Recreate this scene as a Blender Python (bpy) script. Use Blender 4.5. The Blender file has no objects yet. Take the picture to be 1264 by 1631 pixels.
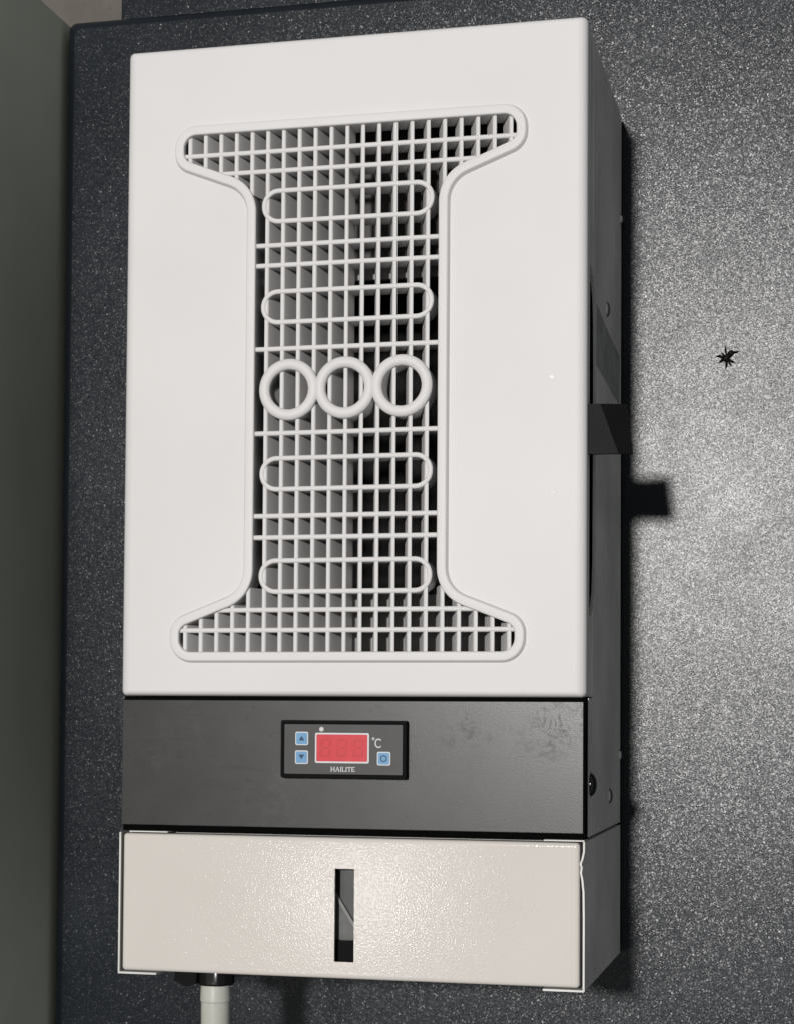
import bpy, bmesh, math, random
from mathutils import Vector, Matrix
random.seed(4)
S = bpy.context.scene
COL = S.collection

# ------------------------------------------------------------------ camera
cam = bpy.data.cameras.new('camera'); cam_o = bpy.data.objects.new('camera', cam); COL.objects.link(cam_o)
rx = Vector((0.9732217711799477, 0.22977233384570503, 0.006637672819856636))
dn = Vector((-0.0020890073536571044, 0.037715607455935406, -0.9992863298387035))
fw = Vector((-0.2298586960496425, 0.9725133456942006, 0.03718564638446372))
M = Matrix.Identity(4)
for i in range(3):
    M[i][0] = rx[i]; M[i][1] = -dn[i]; M[i][2] = -fw[i]
M[0][3], M[1][3], M[2][3] = 0.275295, -1.037839, 0.153730
cam_o.matrix_world = M
cam.sensor_fit = 'HORIZONTAL'; cam.sensor_width = 36.0
cam.lens = 2920.23 / 1264 * 36
cam.shift_y = 217.5 / 1264
cam.clip_start = 0.01; cam.clip_end = 50
S.camera = cam_o

# ------------------------------------------------------------------ world and lamps
world = bpy.data.worlds.new('World'); S.world = world; world.use_nodes = True
bg = world.node_tree.nodes['Background']
bg.inputs[0].default_value = (0.98, 1.0, 1.0, 1); bg.inputs[1].default_value = 0.165

def lamp(name, loc, aim, watts, size, color):
    l = bpy.data.lights.new(name, 'AREA'); l.shape = 'DISK'; l.size = size
    l.energy = watts; l.color = color
    o = bpy.data.objects.new(name, l); COL.objects.link(o)
    o.location = loc
    o.rotation_euler = (Vector(aim) - Vector(loc)).to_track_quat('-Z', 'Y').to_euler()
    return o
lamp('room_lamp', (-0.31, -7.7, 1.22), (0, 0, .3), 470, 0.48, (1.0, 0.975, 0.95))
lamp('far_lamp', (-1.95, -7.6, -0.72), (0, 0, .1), 9, 0.14, (1.0, 0.98, 0.95))

vs = S.view_settings
vs.view_transform = 'Standard'; vs.look = 'None'; vs.exposure = 0.0; vs.gamma = 1.0
vs.use_curve_mapping = False
S.render.engine = 'CYCLES'
S.cycles.diffuse_bounces = 1

# ------------------------------------------------------------------ materials
def new_mat(name):
    m = bpy.data.materials.new(name); m.use_nodes = True
    nt = m.node_tree
    return m, nt, nt.nodes['Principled BSDF'], nt.nodes['Material Output']
def coords(nt):
    return nt.nodes.new('ShaderNodeTexCoord').outputs['Object']
def noise(nt, co, scale, detail=2.0, rough=.5, dist=0.0):
    n = nt.nodes.new('ShaderNodeTexNoise')
    n.inputs['Scale'].default_value = scale; n.inputs['Detail'].default_value = detail
    n.inputs['Roughness'].default_value = rough; n.inputs['Distortion'].default_value = dist
    nt.links.new(co, n.inputs['Vector'])
    return n.outputs['Fac']
def ramp(nt, fac, stops):
    r = nt.nodes.new('ShaderNodeValToRGB')
    el = r.color_ramp.elements
    while len(el) < len(stops): el.new(.5)
    for e, (pos, c) in zip(el, stops):
        e.position = pos; e.color = (c[0], c[1], c[2], 1)
    nt.links.new(fac, r.inputs['Fac'])
    return r.outputs['Color']
def mul(nt, a, b, fac=1.0):
    m = nt.nodes.new('ShaderNodeMix'); m.data_type = 'RGBA'; m.blend_type = 'MULTIPLY'
    m.inputs[0].default_value = fac
    nt.links.new(a, m.inputs[6]); nt.links.new(b, m.inputs[7])
    return m.outputs[2]
def bump(nt, h, strength, dist, bsdf, prev=None):
    b = nt.nodes.new('ShaderNodeBump')
    b.inputs['Strength'].default_value = strength; b.inputs['Distance'].default_value = dist
    nt.links.new(h, b.inputs['Height'])
    if prev: nt.links.new(prev, b.inputs['Normal'])
    nt.links.new(b.outputs['Normal'], bsdf.inputs['Normal'])
    return b.outputs['Normal']
def simple(name, col, rough=.5, spec=.5, bump_scale=0, bump_d=0, var=0.0, metal=0.0, var_scale=40):
    m, nt, b, o = new_mat(name)
    b.inputs['Roughness'].default_value = rough
    b.inputs['Specular IOR Level'].default_value = spec
    b.inputs['Metallic'].default_value = metal
    co = coords(nt)
    lo = [c * (1 - var) for c in col]; hi = [min(1, c * (1 + var * .5)) for c in col]
    nt.links.new(ramp(nt, noise(nt, co, var_scale, 4), [(.3, lo), (.7, hi)]), b.inputs['Base Color'])
    if bump_scale:
        bump(nt, noise(nt, co, bump_scale, 2), 1.0, bump_d, b)
    return m

MAT = {}
MAT['cover'] = simple('cover_plastic', (.762, .748, .744), .5, .3, 1100, .00005, .035, var_scale=9)
MAT['white_sheet'] = simple('white_sheet_metal', (.78, .77, .74), .45, .4, 500, .00008, .22, var_scale=14)
MAT['grey_plate'] = simple('grey_inner_plate', (.34, .335, .33), .45, .4, 400, .00008, .15)
MAT['dark_plate'] = simple('dark_inner_plate', (.085, .082, .08), .6, .3, 300, .0001, .25)
MAT['black'] = simple('black_plastic', (.009, .009, .010), .85, .12, 600, .00005, .2)
MAT['black_gloss'] = simple('black_gloss', (.006, .006, .006), .18, .5, 300, .00003, .1)
MAT['shroud'] = simple('dark_shroud', (.018, .017, .017), .7, .2, 200, .0002, .3)
MAT['steel'] = simple('screw_steel', (.62, .62, .60), .22, .5, 400, .00005, .15, metal=1.0)
MAT['mark_white'] = simple('white_print', (.72, .74, .74), .5, .3, 0, 0, .05)
MAT['button_blue'] = simple('button_blue', (.13, .33, .58), .4, .4, 900, .00004, .08, var_scale=300)
MAT['icon_dark'] = simple('icon_dark', (.02, .06, .12), .5, .3, 0, 0, .05)
MAT['screen_red'] = simple('screen_red', (.67, .046, .060), .4, .25, 0, 0, .06, var_scale=200)
MAT['segment_red'] = simple('segment_red', (.585, .040, .052), .4, .25, 0, 0, .06, var_scale=200)
MAT['face'] = simple('controller_face', (.050, .050, .049), .45, .35, 1500, .00002, .12, var_scale=120)
MAT['spider'] = simple('spider_black', (.006, .004, .004), .6, .2, 0, 0, .2)
MAT['speck'] = simple('white_paint_speck', (.9, .9, .88), .4, .4, 0, 0, .02)
MAT['side_wall'] = simple('grey_green_paint', (.86, .90, .76), .8, .15, 500, .00006, .06, var_scale=12)
MAT['tab'] = simple('tab_plastic', (.006, .006, .007), .5, .08, 600, .00004, .2)
MAT['band_grey'] = simple('grey_band', (.38, .38, .37), .5, .4, 300, .00005, .35, var_scale=60)
MAT['gap'] = simple('gap_black', (.003, .003, .003), .95, .03, 600, .00005, .2)
MAT['foam'] = simple('black_foam', (.008, .008, .009), .9, .1, 700, .0002, .2)

def soffit_mat():
    m, nt, b, o = new_mat('beige_plaster')
    co = coords(nt)
    c = ramp(nt, noise(nt, co, 30, 5, .6), [(.3, (.13, .118, .102)), (.7, (.165, .152, .135))])
    d = ramp(nt, noise(nt, co, 45, 3, .5), [(.36, (.25, .23, .2)), (.43, (1, 1, 1))])
    nt.links.new(mul(nt, c, d, .8), b.inputs['Base Color'])
    b.inputs['Roughness'].default_value = .85
    bump(nt, noise(nt, co, 150, 4), .8, .001, b)
    return m
MAT['soffit'] = soffit_mat()

def hammer_mat():
    # dark slate powder coat: a satin coat with metal-flake grain in it
    m, nt, b, o = new_mat('slate_powder_coat')
    co = coords(nt)
    c = ramp(nt, noise(nt, co, 9, 5, .6), [(.3, (.007, .0100, .0145)), (.7, (.012, .0160, .0225))])
    stain = ramp(nt, noise(nt, co, 14, 4, .6), [(.30, (.55, .55, .55)), (.36, (1, 1, 1))])
    col = mul(nt, c, stain, .6)
    nt.links.new(col, b.inputs['Base Color'])
    b.inputs['Specular IOR Level'].default_value = .30
    rr = nt.nodes.new('ShaderNodeMapRange')
    rr.inputs['From Min'].default_value = .3; rr.inputs['From Max'].default_value = .7
    rr.inputs['To Min'].default_value = .24; rr.inputs['To Max'].default_value = .33
    nt.links.new(noise(nt, co, 16, 4, .65), rr.inputs['Value'])
    nt.links.new(rr.outputs['Result'], b.inputs['Roughness'])
    bump(nt, noise(nt, co, 1100, 1.0, .5, .3), 1.0, .0001, b)
    f = nt.nodes.new('ShaderNodeBsdfPrincipled')
    nt.links.new(col, f.inputs['Base Color'])
    f.inputs['Roughness'].default_value = .28
    f.inputs['Specular IOR Level'].default_value = .5
    # wobble the cell lookup so that the flakes are uneven little strokes
    wob = nt.nodes.new('ShaderNodeTexNoise'); wob.inputs['Scale'].default_value = 700; wob.inputs['Detail'].default_value = 0
    nt.links.new(co, wob.inputs['Vector'])
    vm = nt.nodes.new('ShaderNodeVectorMath'); vm.operation = 'MULTIPLY_ADD'
    nt.links.new(wob.outputs['Color'], vm.inputs[0]); vm.inputs[1].default_value = (.0016, .0016, .0016)
    nt.links.new(co, vm.inputs[2])
    vo = nt.nodes.new('ShaderNodeTexVoronoi'); vo.inputs['Scale'].default_value = 1350
    nt.links.new(vm.outputs[0], vo.inputs['Vector'])
    wn = nt.nodes.new('ShaderNodeTexWhiteNoise'); wn.noise_dimensions = '3D'
    nt.links.new(vo.outputs['Color'], wn.inputs['Vector'])
    two = nt.nodes.new('ShaderNodeVectorMath'); two.operation = 'ADD'
    nt.links.new(vo.outputs['Color'], two.inputs[0]); nt.links.new(wn.outputs['Color'], two.inputs[1])
    sub = nt.nodes.new('ShaderNodeVectorMath'); sub.operation = 'MULTIPLY_ADD'
    nt.links.new(two.outputs[0], sub.inputs[0])
    sub.inputs[1].default_value = (.145, 0, .145); sub.inputs[2].default_value = (-.145, 0, -.145)
    geo = nt.nodes.new('ShaderNodeNewGeometry')
    addv = nt.nodes.new('ShaderNodeVectorMath'); addv.operation = 'ADD'
    nt.links.new(geo.outputs['Normal'], addv.inputs[0]); nt.links.new(sub.outputs[0], addv.inputs[1])
    nz = nt.nodes.new('ShaderNodeVectorMath'); nz.operation = 'NORMALIZE'
    nt.links.new(addv.outputs[0], nz.inputs[0]); nt.links.new(nz.outputs[0], f.inputs['Normal'])
    mx = nt.nodes.new('ShaderNodeMixShader'); mx.inputs[0].default_value = .50
    nt.links.new(b.outputs[0], mx.inputs[1]); nt.links.new(f.outputs[0], mx.inputs[2])
    nt.links.new(mx.outputs[0], o.inputs['Surface'])
    return m
MAT['hammer'] = hammer_mat()

def door_mat():
    m, nt, b, o = new_mat('cream_gloss_paint')
    co = coords(nt)
    nt.links.new(ramp(nt, noise(nt, co, 14, 3), [(.3, (.70, .655, .612)), (.7, (.73, .688, .645))]), b.inputs['Base Color'])
    b.inputs['Roughness'].default_value = .13
    b.inputs['Specular IOR Level'].default_value = .5
    bump(nt, noise(nt, co, 900, 0.0, .4, .3), 1.0, .00004, b)
    return m
MAT['door'] = door_mat()

def panel_mat():
    m, nt, b, o = new_mat('grey_panel_paint')
    co = coords(nt)
    base = ramp(nt, noise(nt, co, 60, 3), [(.3, (.020, .0197, .0194)), (.7, (.028, .0277, .0274))])
    # smears and scuffs
    mp = nt.nodes.new('ShaderNodeMapping'); mp.inputs['Scale'].default_value = (7, 7, 75)
    nt.links.new(co, mp.inputs['Vector'])
    sm = ramp(nt, noise(nt, mp.outputs['Vector'], 3.0, 6, .65), [(.30, (.30, .30, .30)), (.44, (1, 1, 1))])
    sp = ramp(nt, noise(nt, co, 110, 4, .65), [(.29, (.2, .2, .2)), (.37, (1, 1, 1))])
    mask = noise(nt, co, 18, 2, .5)
    grease = nt.nodes.new('ShaderNodeMath'); grease.operation = 'MULTIPLY'
    nt.links.new(ramp(nt, noise(nt, co, 160, 5, .7, 1.5), [(.47, (0, 0, 0)), (.60, (1, 1, 1))]), grease.inputs[0])
    nt.links.new(ramp(nt, mask, [(.52, (0, 0, 0)), (.66, (1, 1, 1))]), grease.inputs[1])
    nt.links.new(mul(nt, mul(nt, base, sm, .6), sp, .85), b.inputs['Base Color'])
    rr = nt.nodes.new('ShaderNodeMapRange')
    rr.inputs['To Min'].default_value = .27; rr.inputs['To Max'].default_value = .34
    nt.links.new(noise(nt, co, 25, 4, .6), rr.inputs['Value'])
    add = nt.nodes.new('ShaderNodeMath'); add.operation = 'MULTIPLY_ADD'
    nt.links.new(grease.outputs[0], add.inputs[0]); add.inputs[1].default_value = .12
    nt.links.new(rr.outputs['Result'], add.inputs[2])
    nt.links.new(add.outputs[0], b.inputs['Roughness'])
    b.inputs['Specular IOR Level'].default_value = .5
    bump(nt, noise(nt, co, 1400, 1), 1.0, .00003, b)
    return m
MAT['panel'] = panel_mat()

def hose_mat():
    m, nt, b, o = new_mat('milky_hose')
    co = coords(nt)
    nt.links.new(ramp(nt, noise(nt, co, 40, 3), [(.3, (.50, .51, .46)), (.7, (.60, .60, .55))]), b.inputs['Base Color'])
    b.inputs['Roughness'].default_value = .3
    b.inputs['Subsurface Weight'].default_value = .4
    b.inputs['Subsurface Radius'].default_value = (.01, .01, .009)
    b.inputs['Subsurface Scale'].default_value = .5
    bump(nt, noise(nt, co, 200, 2), 1.0, .0001, b)
    return m
MAT['hose'] = hose_mat()

# ------------------------------------------------------------------ mesh helpers
def finish(name, bm, mat, parent=None, angle=35, loc=(0, 0, 0), shade=True):
    bmesh.ops.remove_doubles(bm, verts=bm.verts, dist=1e-7)
    bmesh.ops.recalc_face_normals(bm, faces=bm.faces)
    me = bpy.data.meshes.new(name); bm.to_mesh(me); bm.free()
    return link(name, me, mat, parent, angle, loc, shade)
def link(name, me, mat, parent=None, angle=35, loc=(0, 0, 0), shade=True):
    if not me.materials: me.materials.append(MAT[mat])
    if shade:
        for f in me.polygons: f.use_smooth = True
        me.set_sharp_from_angle(angle=math.radians(angle))
    o = bpy.data.objects.new(name, me); COL.objects.link(o)
    o.location = loc
    w = o.modifiers.new('weighted_normal', 'WEIGHTED_NORMAL'); w.keep_sharp = True; w.weight = 80
    if parent: o.parent = parent
    return o
def box(bm, x0, x1, y0, y1, z0, z1, bev=0.0, seg=2):
    r = bmesh.ops.create_cube(bm, size=1)
    for v in r['verts']:
        v.co.x = x0 if v.co.x < 0 else x1
        v.co.y = y0 if v.co.y < 0 else y1
        v.co.z = z0 if v.co.z < 0 else z1
    if bev:
        es = list({e for v in r['verts'] for e in v.link_edges})
        bmesh.ops.bevel(bm, geom=es, offset=bev, segments=seg, affect='EDGES', profile=.5)
def prism(bm, pts, axis, a0, a1):
    """pts: 2D polygon; axis 'x': (y,z) extruded in x; 'y': (x,z) extruded in y"""
    def P(q, a):
        return (a, q[0], q[1]) if axis == 'x' else (q[0], a, q[1])
    A = [bm.verts.new(P(q, a0)) for q in pts]; Bv = [bm.verts.new(P(q, a1)) for q in pts]
    n = len(pts)
    bm.faces.new(A); bm.faces.new(Bv[::-1])
    for i in range(n):
        bm.faces.new((A[i], A[(i + 1) % n], Bv[(i + 1) % n], Bv[i]))
def fillet(poly, off=0.0, n=8):
    """poly: CCW list (x, z, r). Offset outward by off, then round corners with n+1 samples each."""
    N = len(poly); out = []
    P = [Vector((q[0], q[1])) for q in poly]
    L = []
    for i in range(N):
        d = (P[(i + 1) % N] - P[i]).normalized()
        nrm = Vector((d.y, -d.x))          # outward for CCW
        L.append((P[i] + nrm * off, d))
    for i in range(N):
        p0, d0 = L[i - 1]; p1, d1 = L[i]
        den = d0.x * d1.y - d0.y * d1.x
        t = ((p1 - p0).x * d1.y - (p1 - p0).y * d1.x) / den
        c = p0 + d0 * t
        convex = den > 0
        r = max(1e-5, poly[i][2] + (off if convex else -off))
        ang = math.acos(max(-1, min(1, d0.dot(d1))))
        tl = r * math.tan(ang / 2)
        a = c - d0 * tl
        nin = Vector((-d0.y, d0.x)) * (1 if convex else -1)
        ctr = a + nin * r
        v0 = a - ctr
        for k in range(n + 1):
            th = ang * k / n * (1 if convex else -1)
            out.append((ctr.x + v0.x * math.cos(th) - v0.y * math.sin(th),
                        ctr.y + v0.x * math.sin(th) + v0.y * math.cos(th)))
    return out
def loop(bm, pts, y):
    return [bm.verts.new((q[0], y, q[1])) for q in pts]
def bridge(bm, A, Bv):
    n = len(A)
    for i in range(n):
        j = (i + 1) % n
        bm.faces.new((A[i], A[j], Bv[j], Bv[i]))
def fill_between(bm, loops):
    es = []
    for lp in loops:
        for i in range(len(lp)):
            a, b = lp[i], lp[(i + 1) % len(lp)]
            e = bm.edges.get((a, b)) or bm.edges.new((a, b))
            es.append(e)
    bmesh.ops.triangle_fill(bm, use_beauty=True, use_dissolve=False, edges=es, normal=(0, -1, 0))
def cross(w, y0, y1, taper=.75, slant=0.0, n=6):
    """section of a moulded rib: rounded nose at y0 (front), flat back at y1"""
    r = w / 2
    pts = [(-r * taper + slant, y1)]
    for k in range(n + 1):
        a = math.pi * k / n
        yy = y0 + r * .8 - math.sin(a) * r * .8
        pts.append((-r * math.cos(a) + slant * (yy - y0) / (y1 - y0), yy))
    pts.append((r * taper + slant, y1))
    return pts
def sweep(bm, path, sec, closed):
    """sweep section (offset across path, y) along path in the x-z plane"""
    n = len(path); rings = []
    for i, q in enumerate(path):
        a = Vector(path[i - 1]) if (closed or i > 0) else Vector(q)
        b = Vector(path[(i + 1) % n]) if (closed or i < n - 1) else Vector(q)
        t = (b - a).normalized(); nr = Vector((t.y, -t.x))
        rings.append([bm.verts.new((q[0] + nr.x * o, y, q[1] + nr.y * o)) for o, y in sec])
    m = len(sec)
    for i in range(n if closed else n - 1):
        A, Bv = rings[i], rings[(i + 1) % n]
        for k in range(m):
            bm.faces.new((A[k], A[(k + 1) % m], Bv[(k + 1) % m], Bv[k]))
    if not closed:
        bm.faces.new(rings[0]); bm.faces.new(rings[-1][::-1])
def tube(bm, pts, rad, n=10, caps=True):
    rings = []
    for i, q in enumerate(pts):
        q = Vector(q)
        t = (Vector(pts[min(i + 1, len(pts) - 1)]) - Vector(pts[max(i - 1, 0)])).normalized()
        u = t.orthogonal().normalized() if i == 0 else (u - t * u.dot(t)).normalized()
        v = t.cross(u)
        r = rad[i] if isinstance(rad, (list, tuple)) else rad
        rings.append([bm.verts.new(q + u * math.cos(2 * math.pi * k / n) * r + v * math.sin(2 * math.pi * k / n) * r) for k in range(n)])
    for A, Bv in zip(rings, rings[1:]):
        for k in range(n):
            bm.faces.new((A[k], A[(k + 1) % n], Bv[(k + 1) % n], Bv[k]))
    if caps:
        bm.faces.new(rings[0]); bm.faces.new(rings[-1][::-1])
def dome(bm, c, axis, r, h, n=16, m=5):
    """low dome on a point, bulging along axis"""
    ax = Vector(axis).normalized(); u = ax.orthogonal().normalized(); v = ax.cross(u); c = Vector(c)
    rings = []
    for j in range(m):
        a = (math.pi / 2) * j / m
        rings.append([bm.verts.new(c + ax * (h * math.sin(a)) + (u * math.cos(2 * math.pi * k / n) + v * math.sin(2 * math.pi * k / n)) * r * math.cos(a)) for k in range(n)])
    top = bm.verts.new(c + ax * h)
    for A, Bv in zip(rings, rings[1:]):
        for k in range(n):
            bm.faces.new((A[k], A[(k + 1) % n], Bv[(k + 1) % n], Bv[k]))
    for k in range(n):
        bm.faces.new((rings[-1][k], rings[-1][(k + 1) % n], top))
    bm.faces.new(rings[0])
def rrect(x0, x1, z0, z1, r):
    return [(x0, z0, r), (x1, z0, r), (x1, z1, r), (x0, z1, r)]

# ------------------------------------------------------------------ setting
WY = 0.183       # plane of the steel cabinet face
bm = bmesh.new()
prof = [(0.0, WY + .05), (0.0, WY + .007)] + [(.007 - .007 * math.cos(math.radians(a)), WY + .007 - .007 * math.sin(math.radians(a))) for a in (22, 45, 68, 90)]
loops = []
for ins, y in prof:
    loops.append(loop(bm, fillet(rrect(-.2625 + ins, 1.4 - ins, -1.3 + ins, .6565 - ins, .006), 0, 6), y))
for A, Bv in zip(loops, loops[1:]): bridge(bm, A, Bv)
bm.faces.new(loops[-1]); bm.faces.new(loops[0])
wall = finish('cabinet_face', bm, 'hammer', angle=60)
wall['kind'] = 'structure'

bm = bmesh.new()
box(bm, -.2255, 1.4, WY + .012, WY + .16, .6575, .90, .002)
rail = finish('cabinet_top_rail', bm, 'hammer'); rail['kind'] = 'structure'
bm = bmesh.new()
box(bm, -.42, -.2675, -.42, .355, -1.3, .6600, .001)
sw = finish('side_wall', bm, 'side_wall'); sw['kind'] = 'structure'
bm = bmesh.new()
box(bm, -1.2, -.02, .36, .40, -1.3, 1.6, .002)
sf = finish('back_wall', bm, 'soffit'); sf['kind'] = 'structure'

# ------------------------------------------------------------------ air conditioner
AC = bpy.data.objects.new('cabinet_air_conditioner', None); COL.objects.link(AC)
AC.empty_display_size = .05
AC['label'] = 'white wall-mounted cabinet air conditioner with grey control strip and I-shaped front grille'
AC['category'] = 'air conditioner'

# --- front cover with grille opening
GX, GZ = -.0019, .3475
def grille_poly():
    a, c = .1013, .0555
    zt, zl, zc = .1559, .1412, .1234
    h = [(a, -zt, .0075), (a, -zl, .0062), (c, -zc, .0235), (c, zc, .0235), (a, zl, .0062), (a, zt, .0075),
         (-a, zt, .0075), (-a, zl, .0062), (-c, zc, .0235), (-c, -zc, .0235), (-a, -zl, .0062), (-a, -zt, .0075)]
    return [(GX + x, GZ + z, r) for x, z, r in h]
GP = grille_poly()
NC = 10
CZ0, CZ1 = .1652, .5588
bm = bmesh.new()
outer = []
R = .0055
for ins, y in [(0, .0145), (0, R)] + [(R - R * math.cos(math.radians(a)), R - R * math.sin(math.radians(a))) for a in (18, 36, 54, 72, 90)] + [(R + .0006, 0.0)]:
    rc = rrect(-.1414 + ins, .1400 - ins, CZ0 + ins * .55, CZ1 - ins * .55, max(.0004, .0034 - ins * .5))
    outer.append(loop(bm, fillet(rc, 0, 6), y))
for A, Bv in zip(outer, outer[1:]): bridge(bm, A, Bv)
hole = loop(bm, fillet(GP, .0060, NC), 0.0)
fill_between(bm, [outer[-1], hole])
# turned-in edge behind the rim
inner = loop(bm, fillet(rrect(-.1385, .1385, CZ0 + .0015, CZ1 - .0015, .002), 0, 6), .0145)
bridge(bm, outer[0], inner)
cover = finish('front_cover', bm, 'cover', AC, angle=50)

bm = bmesh.new()
prof = [(0.0, .0135), (0.0, -.0022), (.0003, -.0029), (.0010, -.0034), (.0047, -.0034), (.0053, -.0031), (.0057, -.0025), (.0066, .0004)]
lps = [loop(bm, fillet(GP, o, NC), y) for o, y in prof]
for A, Bv in zip(lps, lps[1:]): bridge(bm, A, Bv)
finish('grille_bezel', bm, 'cover', cover, angle=38)

# --- grille ribs
inner_pts = fillet(GP, 0.0, 12)
def spans_at(x=None, z=None):
    hits = []
    n = len(inner_pts)
    for i in range(n):
        a, b = inner_pts[i], inner_pts[(i + 1) % n]
        if x is not None:
            if (a[0] - x) * (b[0] - x) < 0:
                t = (x - a[0]) / (b[0] - a[0]); hits.append(a[1] + t * (b[1] - a[1]))
        else:
            if (a[1] - z) * (b[1] - z) < 0:
                t = (z - a[1]) / (b[1] - a[1]); hits.append(a[0] + t * (b[0] - a[0]))
    hits.sort()
    return list(zip(hits[::2], hits[1::2]))
RIB_D = .0155
for i in range(21):
    x = -.1003 + i * .00983
    j = abs(i - 10)
    sl = 0.0 if j == 0 else ((.0033 + (j - 1) * .00025) if i < 10 else -(.0049 + (j - 1) * .00022))
    for z0, z1 in spans_at(x=x):
        bm = bmesh.new()
        sec = cross(.0026, -.0010, RIB_D, .8, sl)
        rings = []
        for z in (z0 - .002, z1 + .002):
            rings.append([bm.verts.new((x + o, y, z)) for o, y in sec])
        m = len(sec)
        for k in range(m):
            bm.faces.new((rings[0][k], rings[0][(k + 1) % m], rings[1][(k + 1) % m], rings[1][k]))
        bm.faces.new(rings[0]); bm.faces.new(rings[1][::-1])
        finish('vertical_rib', bm, 'cover', cover)
for z in (.4911, .4792, .4343, .4222, .3720, .3215, .2722, .2594, .2164, .2044):
    for x0, x1 in spans_at(z=z):
        bm = bmesh.new()
        sweep(bm, [(x0 - .002, z), (x1 + .002, z)], cross(.0030, -.0014, RIB_D - .0006, .7), False)
        finish('horizontal_rib', bm, 'cover', cover)
pill_me = None
for zc in (.4578, .3971, .2973, .2364):
    if pill_me is None:
        bm = bmesh.new()
        pth = fillet(rrect(-.0511, .0511, -.0092, .0092, .0091), 0, 12)
        sweep(bm, pth, cross(.0030, -.0017, RIB_D - .0003, .8), True)
        o = finish('pill_loop', bm, 'cover', cover, loc=(-.0018, 0, zc)); pill_me = o.data
    else:
        link('pill_loop', pill_me, 'cover', cover, loc=(-.0018, 0, zc), shade=False)
ring_me = None
for xc, dy in ((-.0363, 0), (-.0021, -.0003), (.0321, 0)):
    if ring_me is None:
        bm = bmesh.new()
        pth = [(.0151 * math.cos(2 * math.pi * k / 56), .0151 * math.sin(2 * math.pi * k / 56)) for k in range(56)]
        sweep(bm, pth, cross(.0066, -.0042, RIB_D, .75, n=10), True)
        o = finish('ring_ornament', bm, 'cover', cover, loc=(xc, dy, .3472)); ring_me = o.data
    else:
        link('ring_ornament', ring_me, 'cover', cover, loc=(xc, dy, .3472), shade=False)
for x, z, r in ((.1200, .3494, .0016), (.1213, .2828, .0009), (.1252, .3173, .0004)):
    bm = bmesh.new(); dome(bm, (x, 0.0001, z), (0, -1, 0), r, .00025, 14, 3)
    finish('paint_speck', bm, 'speck', cover)

bm = bmesh.new(); box(bm, -.0600, -.0577, .0138, .0300, .2350, .4600, .0004)
finish('grille_side_wall', bm, 'cover', cover)

# --- cover rim behind the rounded edge (with the finger slot in the side)
for pts, xa, xb in (([(.0148, .4172), (.0230, .4160), (.0310, .4110), (.0310, .5540), (.0148, .5540)], .1373, .1401),
                    ([(.0148, .1660), (.0310, .1660), (.0310, .2185), (.0240, .2140), (.0148, .2125)], .1373, .1401),
                    ([(.0148, .1660), (.0310, .1660), (.0310, .5540), (.0148, .5540)], -.1391, -.1373)):
    bm = bmesh.new(); prism(bm, pts, 'x', xa, xb); finish('side_rim', bm, 'white_sheet', cover)
bm = bmesh.new(); box(bm, -.1385, .1385, .0148, .031, .5543, .5563); finish('top_rim', bm, 'white_sheet', cover)
for za, zb in ((.4130, .5562), (.1662, .2165)):
    bm = bmesh.new(); box(bm, .1388, .1406, .0262, .0312, za, zb, .0004); finish('rim_lip', bm, 'white_sheet', cover)

# --- sheet metal body
bm = bmesh.new()
prism(bm, [(.0145, .0852), (.0145, .1650), (.0314, .1650), (.0314, .2195), (.0375, .2280), (.0415, .2480), (.0425, .3000), (.0425, .3600), (.0410, .3900), (.0380, .4030), (.0314, .4105), (.0314, .5555), (.1765, .5555), (.1765, .0852)], 'x', .1384, .1400)
prism(bm, [(.0145, .0852), (.0145, .1650), (.0314, .1650), (.0314, .5555), (.1765, .5555), (.1765, .0852)], 'x', -.1398, -.1382)
box(bm, -.1380, .1382, .0316, .1765, .5540, .5556)
box(bm, -.1380, .1380, .0300, .1765, .0853, .0868)
box(bm, -.1380, .1380, .1750, .1764, .0870, .5538)
finish('body_shell', bm, 'white_sheet', AC)
bm = bmesh.new()
box(bm, -.1394, .1396, .1768, .1829, .0005, .5545, .001)
finish('mounting_gasket', bm, 'foam', AC)

# --- dark inner shroud, plate with fan opening
bm = bmesh.new()
x0, x1, y0, y1, z0, z1 = -.134, .134, .017, .168, .170, .550
q = {}
for X in (x0, x1):
    for Yy in (y0, y1):
        for Z in (z0, z1):
            q[X, Yy, Z] = bm.verts.new((X, Yy, Z))
bm.faces.new([q[x0, y1, z0], q[x1, y1, z0], q[x1, y1, z1], q[x0, y1, z1]])
bm.faces.new([q[x0, y0, z0], q[x0, y1, z0], q[x0, y1, z1], q[x0, y0, z1]])
bm.faces.new([q[x1, y0, z0], q[x1, y1, z0], q[x1, y1, z1], q[x1, y0, z1]])
bm.faces.new([q[x0, y0, z0], q[x1, y0, z0], q[x1, y1, z0], q[x0, y1, z0]])
bm.faces.new([q[x0, y0, z1], q[x1, y0, z1], q[x1, y1, z1], q[x0, y1, z1]])
shroud = finish('inner_shroud', bm, 'shroud', AC)
bm = bmesh.new()
box(bm, -.115, .112, .0560, .0575, .4240, .5200, .0006)
box(bm, -.115, .112, .0560, .0575, .1720, .2000, .0006)
box(bm, -.115, -.066, .0560, .0575, .2002, .4288, .0006)
box(bm, .062, .112, .0560, .0575, .2002, .4288, .0006)
plate = finish('fan_plate', bm, 'dark_plate', AC)
for z0, z1 in ((.4155, .4235), (.1800, .2262)):
    bm = bmesh.new(); box(bm, -.104, .101, .0192, .0230, z0, z1, .0006)
    finish('fan_flange', bm, 'grey_plate', plate)

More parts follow.
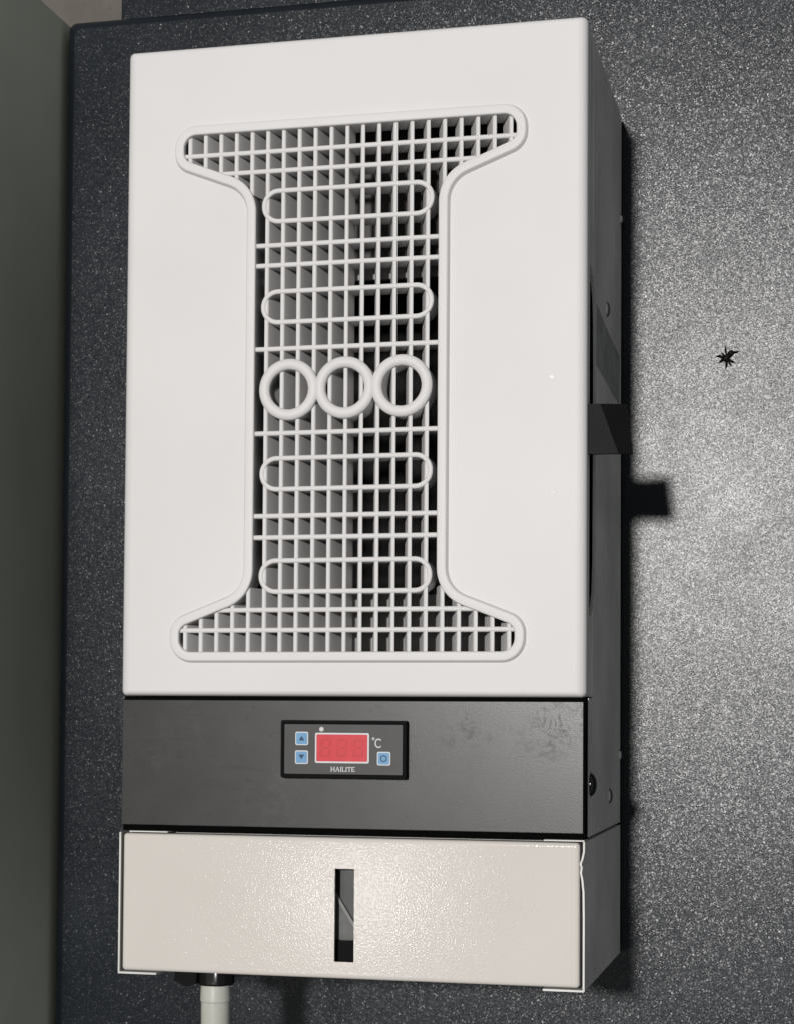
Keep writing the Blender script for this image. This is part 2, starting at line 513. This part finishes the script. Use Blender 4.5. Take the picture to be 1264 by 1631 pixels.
# --- side tab sticking out of the finger slot
bm = bmesh.new()
f = [(.1370, .0060, .3342), (.1472, .0060, .3340), (.1618, .0105, .3340), (.1654, .0105, .3052), (.1576, .0060, .3050), (.1370, .0060, .3052)]
b2 = [(x, y + .0035, z) for x, y, z in f]
A = [bm.verts.new(p) for p in f]; Bv = [bm.verts.new(p) for p in b2]
bm.faces.new((A[0], A[1], A[4], A[5])); bm.faces.new((A[1], A[2], A[3], A[4]))
bm.faces.new((Bv[5], Bv[4], Bv[1], Bv[0])); bm.faces.new((Bv[4], Bv[3], Bv[2], Bv[1]))
for i in range(6):
    j = (i + 1) % 6
    bm.faces.new((A[j], A[i], Bv[i], Bv[j]))
tab = finish('side_tab', bm, 'tab', AC, angle=2)
tab['label'] = 'folded black tab sticking out of the side slot'

# --- screws and plug on the right side
def screw(y, z, r=.0048):
    bm = bmesh.new(); dome(bm, (.1399, y, z), (1, 0, 0), r, .0022, 18, 5)
    finish('side_screw', bm, 'steel', AC)
screw(.0978, .4088); screw(.1745, .1293, .0040); screw(.1172, .1048)
screw(.1735, .486, .0035)
bm = bmesh.new()
dome(bm, (.1402, .0235, .1151), (1, 0, 0), .0066, .0034, 24, 7)
tube(bm, [(.1388, .0235, .1151), (.1408, .0235, .1151)], .0069, 24)
pl = finish('side_plug', bm, 'black_gloss', AC); pl['label'] = 'round black plug beside the control strip'

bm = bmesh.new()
prism(bm, [(.0450, .3640), (.1680, .3600), (.1680, .3930), (.1150, .3950), (.0450, .4010)], 'x', .1399, .14015)  # thin sheet for a band darker than the side around it
finish('side_band', bm, 'band_grey', AC)

# --- grey control strip
bm = bmesh.new()
box(bm, -.1397, .1396, .0035, .0142, .0842, .1650, .0004)
finish('control_strip_backing', bm, 'gap', AC)
bm = bmesh.new()
box(bm, -.1399, .1388, .0008, .0034, .0878, .1629, .0005)
finish('control_strip', bm, 'panel', AC)

# --- digital controller
YC = -.0050
bm = bmesh.new()
fr = rrect(-.0386, .0371, .1175, .1513, .0012)
prof = [(0.0, .0007), (0.0, YC + .0008), (-.0005, YC), (-.0012, YC - .0001), (-.0021, YC + .0006), (-.0023, YC + .0014)]
lps = [loop(bm, fillet(fr, o, 4), y) for o, y in prof]
for A, Bv in zip(lps, lps[1:]): bridge(bm, A, Bv)
bm.faces.new(lps[-1])
ctrl = finish('temperature_controller', bm, 'black', AC)
bm = bmesh.new()
prism(bm, fillet(rrect(-.0362, .0347, .1199, .1489, .0006), 0, 3), 'y', YC + .0013, YC + .0004)
finish('face_plate', bm, 'face', ctrl)
YF = YC + .0004
def flat(name, poly, mat, y0, y1):
    bm = bmesh.new(); prism(bm, poly, 'y', y1, y0)
    return finish(name, bm, mat, ctrl, angle=30)
flat('screen_border', fillet(rrect(-.0175, .0150, .1264, .1440, .0010), 0, 4), 'mark_white', YF, YF - .0002)
flat('screen', fillet(rrect(-.0166, .0140, .1274, .1431, .0005), 0, 3), 'screen_red', YF - .0002, YF - .0004)
# unlit digit segments
def seg_digit(cx, cz, h, w):
    t = .0011; g = .0003
    bm = bmesh.new()
    sh = .08
    def bar(x0, x1, z0, z1):
        prism(bm, [(cx + x0 + sh * z0, cz + z0), (cx + x1 + sh * z0, cz + z0), (cx + x1 + sh * z1, cz + z1), (cx + x0 + sh * z1, cz + z1)], 'y', YF - .00052, YF - .00041)
    for zz in (-h / 2, -t / 2, h / 2 - t): bar(-w / 2 + t + g, w / 2 - t - g, zz, zz + t)
    for xx in (-w / 2, w / 2 - t):
        bar(xx, xx + t, -h / 2 + g, -g - t * .3); bar(xx, xx + t, g + t * .3, h / 2 - g)
    finish('digit', bm, 'segment_red', ctrl)
for cx in (-.0112, -.0013, .0086): seg_digit(cx, .1352, .0104, .0062)
def button(x0, x1, z0, z1):
    flat('button_border', fillet(rrect(x0, x1, z0, z1, .0010), 0, 4), 'mark_white', YF, YF - .0002)
    flat('button', fillet(rrect(x0 + .0006, x1 - .0006, z0 + .0006, z1 - .0006, .0007), 0, 4), 'button_blue', YF - .0002, YF - .0005)
    return (x0 + x1) / 2, (z0 + z1) / 2
YI = YF - .0005
cx, cz = button(-.0295, -.0217, .1367, .1445)
flat('up_arrow', [(cx - .0016, cz - .0012), (cx + .0016, cz - .0012), (cx, cz + .0016)], 'icon_dark', YI, YI - .00015)
cx, cz = button(-.0296, -.0217, .1257, .1336)
flat('down_arrow', [(cx - .0017, cz + .0015), (cx, cz - .0013), (cx + .0017, cz + .0015)], 'icon_dark', YI, YI - .00015)
cx, cz = button(.0198, .0277, .1254, .1333)
bm = bmesh.new()
sweep(bm, [(cx + .0017 * math.cos(2 * math.pi * k / 28), cz + .0017 * math.sin(2 * math.pi * k / 28)) for k in range(28)],
      [(-.0003, YI), (-.0003, YI - .00015), (.0003, YI - .00015), (.0003, YI)], True)
finish('power_circle', bm, 'icon_dark', ctrl)

YT0, YT1 = YF, YF - .00015
def strokes(name, lines, w, mat='mark_white'):
    bm = bmesh.new()
    for k, ln in enumerate(lines):
        ww = w
        if len(ln) == 5: ww = ln[4]
        a = Vector(ln[0:2]); b = Vector(ln[2:4]); d = (b - a).normalized(); n = Vector((-d.y, d.x)) * ww / 2
        prism(bm, [tuple(a + n), tuple(a - n), tuple(b - n), tuple(b + n)], 'y', YT1 - k * 2e-6, YT0)
    return finish(name, bm, mat, ctrl)
# snowflake
sx, sz = -.0137, .1461
strokes('snowflake_symbol', [(sx - .0015 * math.cos(a), sz - .0015 * math.sin(a), sx + .0015 * math.cos(a), sz + .0015 * math.sin(a)) for a in (math.pi / 2, math.pi / 6, -math.pi / 6)]
        + [(sx + .0013 * math.cos(a) + .0006 * math.cos(a + 2.0), sz + .0013 * math.sin(a) + .0006 * math.sin(a + 2.0),
            sx + .0007 * math.cos(a), sz + .0007 * math.sin(a)) for a in [math.pi / 2 + k * math.pi / 3 for k in range(6)]]
        + [(sx + .0013 * math.cos(a) + .0006 * math.cos(a - 2.0), sz + .0013 * math.sin(a) + .0006 * math.sin(a - 2.0),
            sx + .0007 * math.cos(a), sz + .0007 * math.sin(a)) for a in [math.pi / 2 + k * math.pi / 3 for k in range(6)]], .0004)
# degree sign and C
bm = bmesh.new()
qd = [(-.0002, YT0), (-.0002, YT1), (.0002, YT1), (.0002, YT0)]
sweep(bm, [(.0175 + .0006 * math.cos(2 * math.pi * k / 20), .1408 + .0006 * math.sin(2 * math.pi * k / 20)) for k in range(20)], qd, True)
finish('degree_sign', bm, 'mark_white', ctrl)
bm = bmesh.new()
qc = [(-.00032, YT0), (-.00032, YT1), (.00032, YT1), (.00032, YT0)]
sweep(bm, [(.0206 + .0019 * math.cos(math.radians(a)), .1382 + .0024 * math.sin(math.radians(a))) for a in range(42, 319, 12)], qc, False)
finish('letter_c', bm, 'mark_white', ctrl)
# maker's lettering, serif capitals
Z0, Z1 = .1215, .1242
zm = (Z0 + Z1) / 2; SW = .00022
def glyph(ch, x, w):
    s = []
    def stem(xx): s.append((xx, Z0, xx, Z1, .00044)); s.append((xx - .0004, Z0 + .0001, xx + .0004, Z0 + .0001, SW)); s.append((xx - .0004, Z1 - .0001, xx + .0004, Z1 - .0001, SW))
    if ch == 'H': stem(x + .0004); stem(x + w - .0004); s.append((x + .0004, zm, x + w - .0004, zm, SW * 1.3))
    if ch == 'I': stem(x + w / 2)
    if ch == 'L': stem(x + .0004); s.append((x + .0004, Z0 + .0001, x + w, Z0 + .0001, SW * 1.3)); s.append((x + w - .0001, Z0, x + w - .0001, Z0 + .0007, SW))
    if ch == 'A':
        s += [(x + .0003, Z0, x + w / 2, Z1, SW * 1.2), (x + w - .0003, Z0, x + w / 2, Z1, .00044), (x + w * .28, Z0 + .0009, x + w * .75, Z0 + .0009, SW),
              (x - .0001, Z0 + .0001, x + .0007, Z0 + .0001, SW), (x + w - .0007, Z0 + .0001, x + w + .0001, Z0 + .0001, SW)]
    if ch == 'T': s += [(x + w / 2, Z0, x + w / 2, Z1, .00044), (x, Z1 - .00013, x + w, Z1 - .00013, SW * 1.3), (x + .0001, Z1, x + .0001, Z1 - .0007, SW), (x + w - .0001, Z1, x + w - .0001, Z1 - .0007, SW), (x + w / 2 - .0004, Z0 + .0001, x + w / 2 + .0004, Z0 + .0001, SW)]
    if ch == 'E': stem(x + .0004); s += [(x, Z1 - .00013, x + w, Z1 - .00013, SW * 1.3), (x, Z0 + .00013, x + w, Z0 + .00013, SW * 1.3), (x, zm, x + w * .75, zm, SW * 1.2), (x + w - .0001, Z1, x + w - .0001, Z1 - .0006, SW), (x + w - .0001, Z0, x + w - .0001, Z0 + .0007, SW)]
    return s
x = -.0080
for ch, w in (('H', .0026), ('A', .0026), ('I', .0009), ('L', .0019), ('I', .0009), ('T', .0022), ('E', .0020)):
    strokes('lettering', glyph(ch, x, w), SW); x += w + .00024

# --- water tray below
bm = bmesh.new()
# right sheet, its front edge dented
zs = [0.0 - .0008, .020, .040, .055, .062, .066, .069, .071, .074, .078, .0834]
dx = [0, 0, 0, -.0002, -.0009, -.0017, -.0013, -.0019, -.0008, 0, 0]
ys = [-.0010, .006, .020, .178]
fade = [1, .6, 0, 0]
front = []
for side in (0, 1):
    g = [[bm.verts.new((.1400 - side * .0011 + d * fd, y, z)) for z, d in zip(zs, dx)] for y, fd in zip(ys, fade)]
    front.append(g)
    for i in range(len(ys) - 1):
        for k in range(len(zs) - 1):
            bm.faces.new((g[i][k], g[i + 1][k], g[i + 1][k + 1], g[i][k + 1]))
for k in range(len(zs) - 1):
    bm.faces.new((front[0][0][k], front[0][0][k + 1], front[1][0][k + 1], front[1][0][k]))
# left sheet
box(bm, -.1402, -.1391, -.0010, .178, -.0008, .0834, .0002)
# corner returns and floor
box(bm, -.1400, -.1157, -.0012, .012, -.0011, .0001, .0002)
box(bm, .1162, .1396, -.0012, .012, -.0012, .0000, .0002)
box(bm, -.1337, -.1095, -.0012, .012, .0836, .0843, .0001)
box(bm, .1166, .1397, -.0012, .012, .0836, .0844, .0001)
box(bm, -.1385, .1385, .0125, .178, -.0006, .0006)
box(bm, -.1385, .1385, .0125, .178, .0822, .0834)
box(bm, -.1385, .1385, .1750, .178, .0008, .0820)
finish('tray_housing', bm, 'white_sheet', AC)
bm = bmesh.new()
R = .0022
lps = []
for ins, y in [(0, .0100), (0, R - .001)] + [(R - R * math.cos(math.radians(a)), R - R * math.sin(math.radians(a)) - .001) for a in (22, 45, 68, 90)] + [(R + .0004, -.001)]:
    lps.append(loop(bm, fillet(rrect(-.1378 + ins, .1371 - ins, .0009 + ins, .0829 - ins, max(.0003, .0022 - ins * .6)), 0, 4), y))
for A, Bv in zip(lps, lps[1:]): bridge(bm, A, Bv)
hl = loop(bm, fillet(rrect(-.0061, .0057, .0107, .0648, .0003), 0, 2), -.001)
fill_between(bm, [lps[-1], hl])
hb = loop(bm, fillet(rrect(-.0061, .0057, .0107, .0648, .0003), 0, 2), .0010)
bridge(bm, hl, hb)
door = finish('tray_door', bm, 'door', AC, angle=50)
door['label'] = 'cream gloss-painted tray door with a narrow level window'

def glassy(name, col, rough, tr):
    m, nt, b, o = new_mat(name)
    co = coords(nt)
    nt.links.new(ramp(nt, noise(nt, co, 120, 4, .6), [(.3, [c * .6 for c in col]), (.7, col)]), b.inputs['Base Color'])
    b.inputs['Roughness'].default_value = rough
    MAT[name] = m
glassy('window_grey', (.055, .058, .056), .35, 0)
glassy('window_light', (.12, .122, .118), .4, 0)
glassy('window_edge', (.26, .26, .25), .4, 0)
bm = bmesh.new(); box(bm, -.020, .020, .0105, .0115, .0030, .0790)
finish('window_back', bm, 'window_grey', door)
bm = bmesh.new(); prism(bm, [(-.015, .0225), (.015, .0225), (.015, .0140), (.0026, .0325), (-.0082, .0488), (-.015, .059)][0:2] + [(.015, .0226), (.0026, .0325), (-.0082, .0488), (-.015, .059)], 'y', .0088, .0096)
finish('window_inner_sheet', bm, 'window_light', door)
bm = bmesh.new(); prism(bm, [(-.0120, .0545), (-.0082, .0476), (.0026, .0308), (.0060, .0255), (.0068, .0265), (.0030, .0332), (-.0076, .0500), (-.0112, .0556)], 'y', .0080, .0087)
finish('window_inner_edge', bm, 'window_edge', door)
bm = bmesh.new(); box(bm, -.018, .018, .0070, .0079, .0060, .0222)
finish('window_float', bm, 'black', door)

# --- drain fitting and hose
HX, HY = -.0889, .030
bm = bmesh.new()
ring = []
for z, r in ((-.0004, .0104), (-.0022, .0112), (-.0086, .0114), (-.0098, .0104)):
    ring.append([bm.verts.new((HX + r * (1 + .04 * math.cos(6 * a)) * math.cos(a), HY + r * (1 + .04 * math.cos(6 * a)) * math.sin(a), z)) for a in [2 * math.pi * k / 36 for k in range(36)]])
for A, Bv in zip(ring, ring[1:]):
    for k in range(36): bm.faces.new((A[k], A[(k + 1) % 36], Bv[(k + 1) % 36], Bv[k]))
bm.faces.new(ring[0]); bm.faces.new(ring[-1][::-1])
nut = finish('drain_fitting', bm, 'black_gloss', AC)
bm = bmesh.new()
prism(bm, [(-.1128, -.0008), (-.1128, -.0080), (-.1085, -.0086), (-.1070, -.0106), (-.1040, -.0108), (-.1015, -.0094), (-.0985, -.0090), (-.0985, -.0008)], 'y', .022, .038)
bmesh.ops.bevel(bm, geom=bm.edges[:], offset=.0006, segments=1, affect='EDGES')
finish('fitting_lug', bm, 'black', nut)
HOSE = bpy.data.objects.new('drain_hose', None); COL.objects.link(HOSE)
HOSE.location = (HX, HY, -.010)
HOSE['label'] = 'milky white drain hose hanging from the black fitting under the tray'
HOSE['category'] = 'hose'
bm = bmesh.new()
tube(bm, [(0, 0, .001), (0, 0, -.0096), (0, 0, -.0101)], [.0090, .0094, .0090], 32)
finish('hose_collar', bm, 'hose', HOSE)
bm = bmesh.new()
tube(bm, [(0, 0, -.0085), (.0002, 0, -.03), (.0006, .001, -.06), (.001, .004, -.12), (.001, .006, -.25)], .0089, 32)
finish('hose_tube', bm, 'hose', HOSE)

# ------------------------------------------------------------------ spider on the cabinet face
bm = bmesh.new()
tube(bm, [(.0021, -.0014, .0028), (.0013, -.0020, .0019), (.0001, -.0023, .0006), (-.0009, -.0021, -.0009), (-.0013, -.0016, -.0018)], [.0004, .0013, .0018, .0016, .0004], 12)
tube(bm, [(.0010, -.0018, .0016), (.0019, -.0024, .0028), (.0030, -.0022, .0040), (.0038, -.0014, .0050)], [.0010, .0017, .0015, .0004], 12)
ends = [(-.0010, .0088, .0003), (-.0038, .0043, .0006), (-.0075, .0022, .0006), (-.0056, -.0026, .0007), (-.0008, -.0073, .0006), (.0030, -.0056, .0006), (.0058, -.0034, .0004), (.0086, .0051, .0004)]
for ex, ez, w in ends:
    mid = (ex * .55 + random.uniform(-.0005, .0005), -.0030, ez * .55 + random.uniform(-.0002, .0010))
    tube(bm, [(ex * .05, -.0016, ez * .05), (ex * .28, -.0028, ez * .3), mid, (ex * .8, -.0018, ez * .8), (ex, -.0002, ez)], [.0006, .0004 + w * .4, .0004 + w * .5, .0003 + w * .2, .00008], 8)
sp = finish('spider', bm, 'spider', loc=(.2092, WY, .3917))
sp['label'] = 'small black spider clinging to the sparkling cabinet face'
sp['category'] = 'spider'
